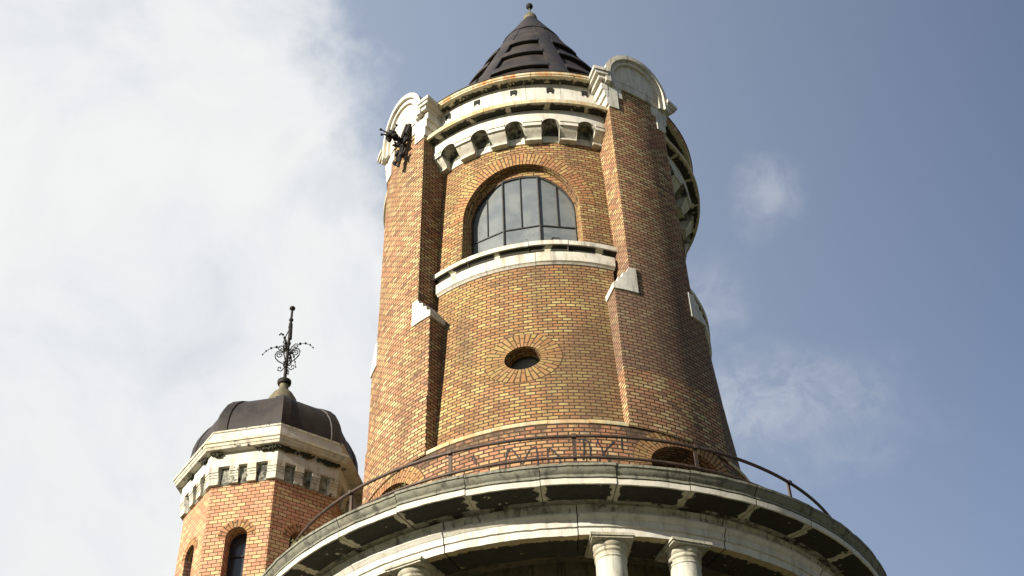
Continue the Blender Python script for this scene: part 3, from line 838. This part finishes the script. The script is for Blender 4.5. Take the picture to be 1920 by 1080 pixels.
# pointed roof: cone with flat straps and three tiers of lipped louvres between them
APEX, RB, ZB = 32.25, 3.33, 24.68
rc = lambda z: RB * (APEX - z) / (APEX - ZB)
b = B('copper', 'copper_bright')
NS = 8
SA = [C0 + 22.5 + 360.0 / NS * i for i in range(NS)]
HW = lambda z: math.degrees((0.265 - 0.11 * (z - ZB) / (30.5 - ZB)) / rc(z))
tiers = [30.5, 28.95, 27.87, 26.62, 25.30, 24.70]
saw = []
for z0, z1 in zip(tiers[:-1], tiers[1:]):
    lip = 0.10 if z1 > 24.7 else 0.02
    saw += [(rc(z0) + (0.05 if z0 > 30 else -0.03), z0), (rc(z0 - 0.3) + (0.055 if z0 > 30 else -0.03), z0 - 0.3), (rc(z1 + 0.30) + (0.04 if z0 > 30 else 0.0), z1 + 0.30), (rc(z1 + 0.28) + lip, z1 + 0.28), (rc(z1 + 0.02) + lip, z1 + 0.02), (rc(z1) + lip - 0.02, z1)]
saw.append((rc(24.70) - 0.1, 24.69))
for i in range(NS):
    a0, a1 = SA[i], SA[i] + 360.0 / NS
    P, UV = [], []
    for f in lin(0, 1, 12):
        P.append([cyl(a0 + HW(z) + (a1 - a0 - 2 * HW(z)) * f, z, r) for r, z in saw])
        UV.append([(f, z) for r, z in saw])
    b.grid(P, UV)
    # cheeks that close the louvres against the straps
    for f in (0, 1):
        for q in range(len(saw) - 1):
            (r0, z0), (r1, z1) = saw[q], saw[q + 1]
            aa = a0 + HW(z0) if f == 0 else a1 - HW(z0)
            ab = a0 + HW(z1) if f == 0 else a1 - HW(z1)
            b.f([b.v(cyl(aa, z0, r0)), b.v(cyl(ab, z1, r1)), b.v(cyl(ab, z1, rc(z1) - 0.12)), b.v(cyl(aa, z0, rc(z0) - 0.12))])
b.lathe((0, 0, 0), [(rc(z) - 0.10, z) for z in (24.62, 26, 28, 30.2)], 56)
b.lathe((0, 0, 0), [(3.94, 24.655), (3.945, 24.672), (3.6, 24.70), (3.2, 24.75)], 96)
# plain cap above the seam
b.lathe((0, 0, 0), [(rc(30.42) + 0.06, 30.40), (rc(30.42) + 0.088, 30.42), (rc(30.5) + 0.08, 30.5), (rc(31.3) + 0.03, 31.3), (0.20, 31.80)], 40)
roof = b.build('pointed_roof', tower, sharp=25)
for i in range(NS):
    s_ = B('copper')
    zz = [24.70, 26, 27.5, 29, 30.5]
    cols = [(-1, -0.02), (-1, 0.060), (-0.9, 0.068), (0, 0.07), (0.9, 0.068), (1, 0.060), (1, -0.02)]
    s_.grid([[cyl(SA[i] + HW(z) * f, z, rc(z) + o) for z in zz] for f, o in cols], [[(f, z) for z in zz] for f, o in cols])
    s_.build('roof_strap', roof, sharp=25)
b = B('copper_old')
b.lathe((0, 0, 0), [(0.205, 31.74), (0.215, 31.86), (0.19, 31.98), (0.13, 32.08), (0.05, 32.14), (0.03, 32.15)], 20)
b.tube([(0, 0, 32.1), (0, 0, 32.42)], 0.028, 8)
b.build('roof_cap', roof)
b = B('iron')
b.ball((0, 0, 32.52), 0.105, n=14)
b.lathe((0, 0, 32.40), [(0.03, 0), (0.06, 0.01), (0.06, 0.03), (0.03, 0.04)], 12)
b.build('roof_ball', roof)

# hidden core so that no light leaks through
b = B('shade_wall')
b.lathe((0, 0, 0), [(2.8, GROUND), (2.8, 24.6), (0.01, 24.6)], 40)
b.build('inner_core', tower)

# ------------------------------------------------------------------ gallery round the foot of the tower
gal = thing('stone_gallery', (0, 0, GROUND), 'round stone gallery with paired columns and a heavy stained cornice at the tower foot', 'gallery')
JS = [-2.5 + 11.35 * i for i in range(-7, 16)]
b = B('stone_g', 'stone', 'soffit_g', 'frieze', 'soffit_n')
prof = [(4.1, 11.66), (5.56, 11.66), (5.70, 11.657), (6.00, 11.655), (6.135, 11.66), (6.14, 11.655), (6.165, 11.66), (6.172, 11.755), (6.145, 11.765), (6.145, 11.785), (6.168, 11.79), (6.168, 11.815), (6.15, 11.82), (6.152, 11.845), (6.175, 11.865), (6.21, 11.90), (6.228, 11.945), (6.25, 11.952), (6.252, 11.995), (6.10, 12.02), (4.1, 12.02)]
mt = [4, 4, 2, 2, 1, 1, 1, 0, 0, 0, 0, 0, 0, 0, 0, 0, 0, 0, 1, 0, 0]
b.stones(prof, JS, 0.012, 6.2, mt, seg=0.7, jit=(0.014, 0.007), worn=0.008)
b.build('gallery_cornice', gal)
b = B('frieze', 'stone_w', 'stone', 'soffit_a')
JA = [-39.0, -20.0, 3.0, 29.0, 53.0, 77.0, 101, 125, 149]
JA = [-82, -61.0] + JA
prof = [(4.85, 11.12), (5.50, 11.12), (5.505, 11.255), (5.535, 11.262), (5.54, 11.375), (5.555, 11.385), (5.575, 11.42), (5.605, 11.445), (5.605, 11.475), (5.53, 11.49), (5.53, 11.58), (5.56, 11.62), (5.56, 11.66), (4.85, 11.66)]
mt = [3, 1, 2, 1, 2, 1, 1, 1, 0, 0, 0, 0, 0, 0]
b.stones(prof, JA, 0.016, 5.5, mt, seg=0.7, jit=(0.012, 0.009), worn=0.009)
b.build('architrave', gal)
b = B('shade_wall')  # colonnade shade is painted into this wall
b.band(lin(-83, 160, 80), 4.0, 11.65, 4.25, 3.9, nz=4)
b.band(lin(-83, 160, 80), 11.36, 11.62, 4.90, 4.2, nz=1)
b.build('gallery_inner_wall', gal)
b = B('stone_g')
b.band(lin(-83, 160, 80), 5.6, 6.2, 6.1, 3.8, nz=2)
b.band(lin(-83, 160, 80), GROUND, 5.6, 5.8, 3.8, nz=4)
b.build('gallery_base', gal)


def column(a):
    t_ = cyl(a, 0, 5.25)
    rad_, tan_, z_ = cyl(a, 0, 1), cyl(a + 90, 0, 1), Vector((0, 0, 1))
    sh = B('column')
    sh.lathe((t_.x, t_.y, 0), [(0.275, 6.42), (0.28, 7.8), (0.272, 9.0), (0.258, 10.2), (0.246, 10.76), (0.262, 10.775), (0.262, 10.80), (0.246, 10.81)], 32)
    sh.lathe((t_.x, t_.y, 0), [(0.40, 6.2), (0.40, 6.28), (0.38, 6.32), (0.33, 6.34), (0.35, 6.37), (0.31, 6.42)], 32)
    col = sh.build('column', gal)
    cp = B('capital', 'capital')
    cp.lathe((t_.x, t_.y, 0), [(0.246, 10.805), (0.250, 10.86), (0.262, 10.87), (0.274, 10.885), (0.275, 10.905), (0.258, 10.915), (0.255, 10.945), (0.264, 10.95), (0.284, 10.985), (0.292, 11.015), (0.288, 11.04), (0.2, 11.04)], 36)
    c_ = Vector((t_.x, t_.y, 0))
    cp.box(c_ + z_ * 11.055, tan_, rad_, z_, 0.66, 0.66, 0.03, 1)
    cp.box(c_ + z_ * 11.0955, tan_, rad_, z_, 0.71, 0.71, 0.049, 1)
    cp.build('capital', col)


for a in (-91, -77, -41.2, -27.5, 8.6, 22.2, 58.2, 71.9, 107.5, 121.2):
    column(a)

# railing
rail = thing('iron_railing', (0, 0, 12.02), 'thin dark iron railing curving round the edge of the stone gallery', 'railing')
RR = 5.60
b = B('rail')
b.tube([cyl(a, 12.98, RR) for a in lin(-82, 150, 120)], 0.030, 8)
b.build('top_rail', rail)
b = B('rail')
b.tube([cyl(a, 12.55, RR) for a in lin(-82, 150, 120)], 0.026, 8)
b.build('middle_rail', rail)
for i in range(-3, 7):
    a = 3.3 + 22.0 * i
    b = B('rail')
    rad_, tan_, z_ = cyl(a, 0, 1), cyl(a + 90, 0, 1), Vector((0, 0, 1))
    p = cyl(a, 12.5, RR - 0.03)
    b.box(p, tan_, rad_, z_, 0.062, 0.03, 0.98)
    b.box(cyl(a, 12.98, RR), tan_, rad_, z_, 0.075, 0.07, 0.07)
    b.build('post', rail)

# ------------------------------------------------------------------ corner turret
TX, TY = -6.392, 1.0
tur = thing('corner_turret', (TX, TY, GROUND), 'small eight-sided brick turret with dark ribbed dome and white stone cornice', 'turret')
ROT = 15.1                                   # first corner, degrees from +x


def octv(k, Rv, z):
    a = R(ROT + 45 * k)
    return Vector((TX + Rv * math.cos(a), TY + Rv * math.sin(a), z))


def face_map(k):
    a = R(ROT + 45 * k + 22.5)
    n_ = Vector((math.cos(a), math.sin(a), 0))
    t_ = Vector((-math.sin(a), math.cos(a), 0))
    o_ = Vector((TX, TY, 0))
    return lambda s, z, d: o_ + n_ * d + t_ * s + Vector((0, 0, z))


RT = 1.83
AP = math.cos(R(22.5))
HWT = RT * math.sin(R(22.5))
WW, WSP, ZT, ZWB = 0.235, 14.41, 15.76, 13.15
wall = B('brick_t')
for k in range(8):
    mp = face_map(k)
    ap = RT * AP
    hb = HWT - 0.35 * math.tan(R(22.5))
    kw = dict(mp=mp, k=1.0, u0=k * 1.5)
    s0 = 0.0
    wall.band([-HWT, -HWT * 0.6, -WW], GROUND + 0.0, ZT, ap, ap - 0.42, nz=8, **kw)
    wall.band([WW, HWT * 0.6, HWT], GROUND + 0.0, ZT, ap, ap - 0.42, nz=8, **kw)
    wall.band([WW * math.sin(R(x)) for x in lin(-90, 90, 18)], lambda s: WSP + math.sqrt(max(0, WW * WW - s * s)), ZT, ap, ap - 0.42, nz=4, **kw)
    wall.band([-WW, 0, WW], GROUND, ZWB, ap, ap - 0.42, nz=6, **kw)
wall_o = wall.build('turret_wall', tur)
for k in range(8):
    if k in (0, 1, 2):
        continue
    mp = face_map(k)
    ap = RT * AP
    vb = B('voussoir')
    vb.ring(0, WSP, WW, WW, WW + 0.175, WW + 0.175, 0, math.pi, 26, ap + 0.004, -0.06, mp=mp, k=1.0)
    vb.build('window_arch', wall_o)
    fr = B('frame')
    d = ap - 0.30
    T = lin(0, math.pi, 18)
    fr.tube([mp(WW, ZWB, d)] + [mp(WW * math.cos(x), WSP + WW * math.sin(x), d) for x in T] + [mp(-WW, ZWB, d)], 0.022, 6)
    for z in (13.65, 14.12):
        fr.tube([mp(-WW, z, d), mp(WW, z, d)], 0.016, 6)
    fo = fr.build('turret_window', tur)
    gl = B('glass_dark')
    XX = [WW * math.sin(R(x)) for x in lin(-90, 90, 14)]
    gl.grid([[mp(s, ZWB, d - 0.02), mp(s, WSP + math.sqrt(max(0, WW * WW - s * s)), d - 0.02)] for s in XX], [[(s, 0), (s, 1)] for s in XX])
    gl.build('turret_glass', fo)
# stone cornice of the turret


def octring(bd, prof, mats=None):
    n = len(prof)
    for k in range(8):
        for i in range(n):
            (r0, z0), (r1, z1) = prof[i], prof[(i + 1) % n]
            L = 2 * r0 * math.sin(R(22.5))
            m_ = 6
            P = [[octv(k, r0, z0).lerp(octv(k + 1, r0, z0), f), octv(k, r1, z1).lerp(octv(k + 1, r1, z1), f)] for f in lin(0, 1, m_)]
            bd.grid(P, [[(k * 1.6 + L * f, i * 0.2), (k * 1.6 + L * f, i * 0.2 + 0.1)] for f in lin(0, 1, m_)], mats[i] if mats else 0)


b = B('stone_t', 'stone_w', 'niche')
prof = [(1.5, 15.70), (1.85, 15.70), (1.85, 16.12), (1.955, 16.12), (1.955, 16.46), (2.10, 16.47), (2.115, 16.475), (2.135, 16.53), (2.15, 16.535), (2.165, 16.60), (2.19, 16.61), (2.19, 16.67), (1.99, 16.72), (1.975, 16.74), (1.975, 16.99), (2.0, 17.0), (2.0, 17.04), (1.5, 17.04)]
mt = [0, 2, 1, 1, 0, 0, 0, 0, 0, 0, 0, 0, 0, 1, 1, 0, 0, 0]
octring(b, prof, mt)
cor = b.build('turret_cornice', tur, sharp=20)
for k in range(8):
    mp = face_map(k)
    for s in (-0.196, 0.196):                # two small corbels per face
        c_ = B('stone_t')
        for z0, z1, dR in ((15.705, 15.87, 0.075), (15.872, 15.93, 0.088), (15.932, 15.99, 0.10), (15.992, 16.122, 0.118)):
            c_.band([s - 0.098, s, s + 0.098], z0, z1, RT * AP + dR, RT * AP - 0.1, mp=mp, k=1.0, nz=1)
        c_.build('turret_corbel', cor)
    c_ = B('stone_t')                        # and one wrapped round each corner
    for z0, z1, dR in ((15.705, 15.87, 0.08), (15.872, 15.93, 0.093), (15.932, 15.99, 0.106), (15.992, 16.122, 0.124)):
        Rv = RT + dR
        w_ = 0.20
        pts = []
        for Rq in (Rv, 1.6):
            ctr = octv(k, Rq, 0)
            e0 = (octv(k - 1, Rq, 0) - ctr).normalized() * w_
            e1 = (octv(k + 1, Rq, 0) - ctr).normalized() * w_
            pts.append([ctr + e0, ctr, ctr + e1])
        for q in range(2):
            lo = [c_.v(p + Vector((0, 0, z0))) for p in (pts[0][q], pts[0][q + 1], pts[1][q + 1], pts[1][q])]
            hi_ = [c_.v(p + Vector((0, 0, z1))) for p in (pts[0][q], pts[0][q + 1], pts[1][q + 1], pts[1][q])]
            c_.f(lo); c_.f(hi_)
            for x in range(4):
                c_.f([lo[x], lo[(x + 1) % 4], hi_[(x + 1) % 4], hi_[x]])
    c_.build('turret_corbel', cor)
# moss and black growth lodged under the turret cornice
def moss_clump(parent, k, s, z, wdt, hgt, out):
    mp = face_map(k)
    c_ = B('moss')
    for q in range(int(120 * wdt / 0.4)):
        x = random.gauss(0, wdt * 0.30)
        zz = z + random.uniform(-0.5, 0.5) * hgt * (1 - min(1, abs(x) / (wdt * 0.7)) * 0.6)
        c_.ball(mp(s + x, zz, out + random.uniform(-0.02, 0.02)), random.uniform(0.012, 0.032), n=5)
    c_.build('moss_clump', parent)
for k, s, wdt in ((5, 0.58, 0.34), (5, -0.60, 0.20), (6, -0.58, 0.36), (6, -0.08, 0.24), (6, 0.46, 0.40), (4, -0.2, 0.18), (4, 0.5, 0.18)):
    moss_clump(cor, k, s, 16.42, wdt, 0.13, 1.955 * AP + 0.05)

# dome
DP = [(1.85, 17.03), (1.86, 17.25), (1.835, 17.50), (1.77, 17.73), (1.66, 17.94), (1.50, 18.12), (1.26, 18.25), (1.00, 18.35), (0.74, 18.43), (0.52, 18.51), (0.37, 18.60)]
b = B('copper')
for k in range(8):
    b.grid([[octv(k, r, z).lerp(octv(k + 1, r, z), f) for r, z in DP] for f in (0, 0.25, 0.5, 0.75, 1)], [[(f, z) for r, z in DP] for f in (0, .25, .5, .75, 1)])
dome = b.build('dome', tur, sharp=22)
for k in range(8):
    s_ = B('copper')
    rows = []
    for r, z in DP:
        w_ = min(0.20, r * 0.30)
        o_ = 0.03
        cc = octv(k, r, z)
        e0 = (octv(k - 1, r, z) - cc).normalized() * w_
        e1 = (octv(k + 1, r, z) - cc).normalized() * w_
        out = Vector((cc.x - TX, cc.y - TY, 0)).normalized()
        up_ = Vector((0, 0, 0.02))
        rows.append([cc + e0 - out * 0.01, cc + e0 + out * o_ * 0.8 + up_, cc + out * o_ * 1.25 + up_, cc + e1 + out * o_ * 0.8 + up_, cc + e1 - out * 0.01])
    s_.grid(rows, [[(q, i) for q in range(5)] for i in range(len(rows))])
    s_.build('dome_rib', dome, sharp=22)
b = B('copper_old')
b.lathe((TX, TY, 0), [(0.30, 18.52), (0.385, 18.70), (0.385, 18.90), (0.33, 19.12), (0.23, 19.29), (0.13, 19.40), (0.115, 19.46), (0.105, 19.54), (0.12, 19.58)], 28)
b.build('dome_bulb', dome)
b = B('iron')
b.lathe((TX, TY, 0), [(0.10, 19.55), (0.155, 19.59), (0.17, 19.64), (0.165, 19.69), (0.11, 19.71), (0.05, 19.72)], 24)
b.build('dome_collar', dome)
# wrought iron finial on the dome
fin = B('iron')
fin.tube([(TX, TY, 19.66), (TX, TY, 20.6), (TX, TY, 21.95)], [0.042, 0.038, 0.028], 8)
fin.ball((TX, TY, 22.0), 0.075, n=12, sq=0.8)
for z in (21.62, 21.38, 20.86, 20.30):
    fin.ball((TX, TY, z), 0.058, n=8)
fin.tube([(TX, TY, 21.38), (TX - 0.09, TY - 0.03, 21.05), (TX - 0.13, TY - 0.04, 20.85)], 0.014, 5)
fin.tube([(TX, TY, 21.5), (TX + 0.02, TY, 21.0)], 0.05, 6)
fo = fin.build('finial_pole', tur)


def spiral(cx_, cz_, r0, r1, a0, turns, n=18):
    return [(cx_ + (r0 + (r1 - r0) * i / n) * math.cos(a0 + turns * 2 * math.pi * i / n), cz_ + (r0 + (r1 - r0) * i / n) * math.sin(a0 + turns * 2 * math.pi * i / n)) for i in range(n + 1)]


for q in range(4):
    az = R(-7 + 90 * q)
    ex = Vector((math.cos(az), math.sin(az), 0))
    s_ = B('iron')
    P3 = lambda pts: [Vector((TX, TY, 0)) + ex * x + Vector((0, 0, z)) for x, z in pts]
    heart = [(0.03, 20.18), (0.10, 20.25), (0.22, 20.34), (0.30, 20.45), (0.315, 20.56), (0.27, 20.65), (0.18, 20.67), (0.11, 20.62)]
    s_.tube(P3(heart), 0.016, 6)
    s_.tube(P3(spiral(0.19, 20.53, 0.10, 0.025, math.pi * 0.9, -1.4)), 0.014, 6)
    s_.tube(P3([(0.04, 20.62), (0.10, 20.74), (0.18, 20.82), (0.24, 20.80), (0.25, 20.73), (0.20, 20.69), (0.15, 20.73)]), 0.014, 6)
    s_.tube(P3([(0.03, 20.12), (0.12, 20.02), (0.20, 20.05), (0.20, 20.14), (0.14, 20.15), (0.13, 20.09)]), 0.014, 6)
    # drooping stem with little balls
    stem = [(0.05, 20.55), (0.16, 20.74), (0.30, 20.80), (0.44, 20.79), (0.56, 20.72), (0.64, 20.62)]
    s_.tube(P3(stem), 0.008, 5)
    for (x, z), r_ in zip([(0.30, 20.80), (0.44, 20.79), (0.56, 20.72), (0.64, 20.62)], (0.036, 0.030, 0.024, 0.022)):
        s_.ball(P3([(x, z)])[0], r_, n=7)
    s_.build('finial_scroll', fo)

# ------------------------------------------------------------------ wrought iron bracket on the left pilaster
brk = thing('iron_bracket', cyl(-50, 23.0, 4.12), 'black scrolled wrought iron bracket on the brick just under the left gable', 'bracket')
b = B('iron')
P = lambda a, z, r: cyl(a, z, r)
b.tube([P(-49.0, 24.42, 4.14), P(-49.6, 24.0, 4.20), P(-50.2, 23.5, 4.22), P(-50.6, 22.98, 4.26)], [0.045, 0.07, 0.06, 0.03], 7)
b.tube([P(-47.6, 24.36, 4.12), P(-48.4, 24.05, 4.17), P(-49.2, 23.7, 4.2)], [0.05, 0.06, 0.04], 7)
for (a, z, r_) in ((-49.0, 24.0, 4.22), (-50.8, 23.85, 4.24), (-48.8, 23.65, 4.2), (-51.0, 23.5, 4.26), (-49.4, 23.35, 4.22), (-50.4, 23.7, 4.3), (-48.2, 23.85, 4.18), (-51.2, 23.25, 4.25)):
    b.ball(P(a, z, r_), random.uniform(0.06, 0.09), n=7)
    for q in range(3):
        b.tube([P(a, z, r_), P(a + random.uniform(-2.2, 2.2), z + random.uniform(-0.2, 0.2), r_ + random.uniform(0.0, 0.12))], [0.05, 0.022], 5)
b.tube([P(-50.6, 23.0, 4.26), P(-51.8, 23.12, 4.32), P(-52.4, 23.2, 4.3)], [0.03, 0.035, 0.045], 6)
b.build('scrolled_plate', brk)
b = B('iron')
b.tube([P(-50.0, 23.62, 4.24), P(-50.0, 23.86, 4.34), P(-50.0, 24.0, 4.46), P(-50.0, 24.0, 4.58)], 0.036, 8)
b.tube([P(-50.4, 23.7, 4.26), P(-51.3, 23.76, 4.34), P(-51.6, 23.70, 4.34)], 0.03, 6)
arm = b.build('bracket_arm', brk)
b = B('iron')
hc = P(-50.4, 23.93, 4.50)
b.ball(hc, 0.11, n=9, sq=0.8)
for q in range(7):
    d = Vector((random.uniform(-1, 1), random.uniform(-1, 1), random.uniform(-1, 1))).normalized()
    b.ball(hc + d * 0.13, random.uniform(0.045, 0.07), n=6)
for d in (Vector((-0.8, -0.3, 0.35)), Vector((-0.7, -0.5, -0.45)), Vector((0.25, -0.6, -0.75)), Vector((0.5, -0.8, 0.2))):
    d = d.normalized()
    b.tube([hc, hc + d * 0.28], [0.03, 0.015], 5)
    b.ball(hc + d * 0.29, 0.036, n=6)
b.build('leaf_cluster', brk)

# ------------------------------------------------------------------ weeds
def weed(p, label, n, h, sp, nrm):
    b_ = B('weed')
    p = Vector(p)
    for i in range(n):
        q = p + Vector((random.uniform(-sp, sp), random.uniform(-sp, sp) * 0.5, 0))
        d = Vector((random.uniform(-0.8, 0.8), random.uniform(-0.6, 0.6), random.uniform(0.3, 1.0))) + nrm * 0.5
        d.normalize()
        L = h * random.uniform(0.5, 1.1)
        b_.tube([q, q + d * L * 0.5, q + d * L + Vector((0, 0, -0.25 * L * random.random()))], [0.007, 0.006, 0.003], 4)
        if random.random() < 0.5:
            b_.ball(q + d * L * 0.8, random.uniform(0.008, 0.016), n=4)
    o = b_.build('weed_tuft')
    o['label'] = label
    o['category'] = 'plant'
    return o


weed(cyl(-43.5, 13.62, 4.10), 'dry weed tuft growing in the low arch at the left foot of the round tower', 60, 0.34, 0.12, cyl(-43, 0, 1))
weed(cyl(-46.8, 12.0, 6.10), 'pale dry weed at the cornice edge of the gallery beside the turret', 30, 0.22, 0.08, cyl(-47, 0, 1))
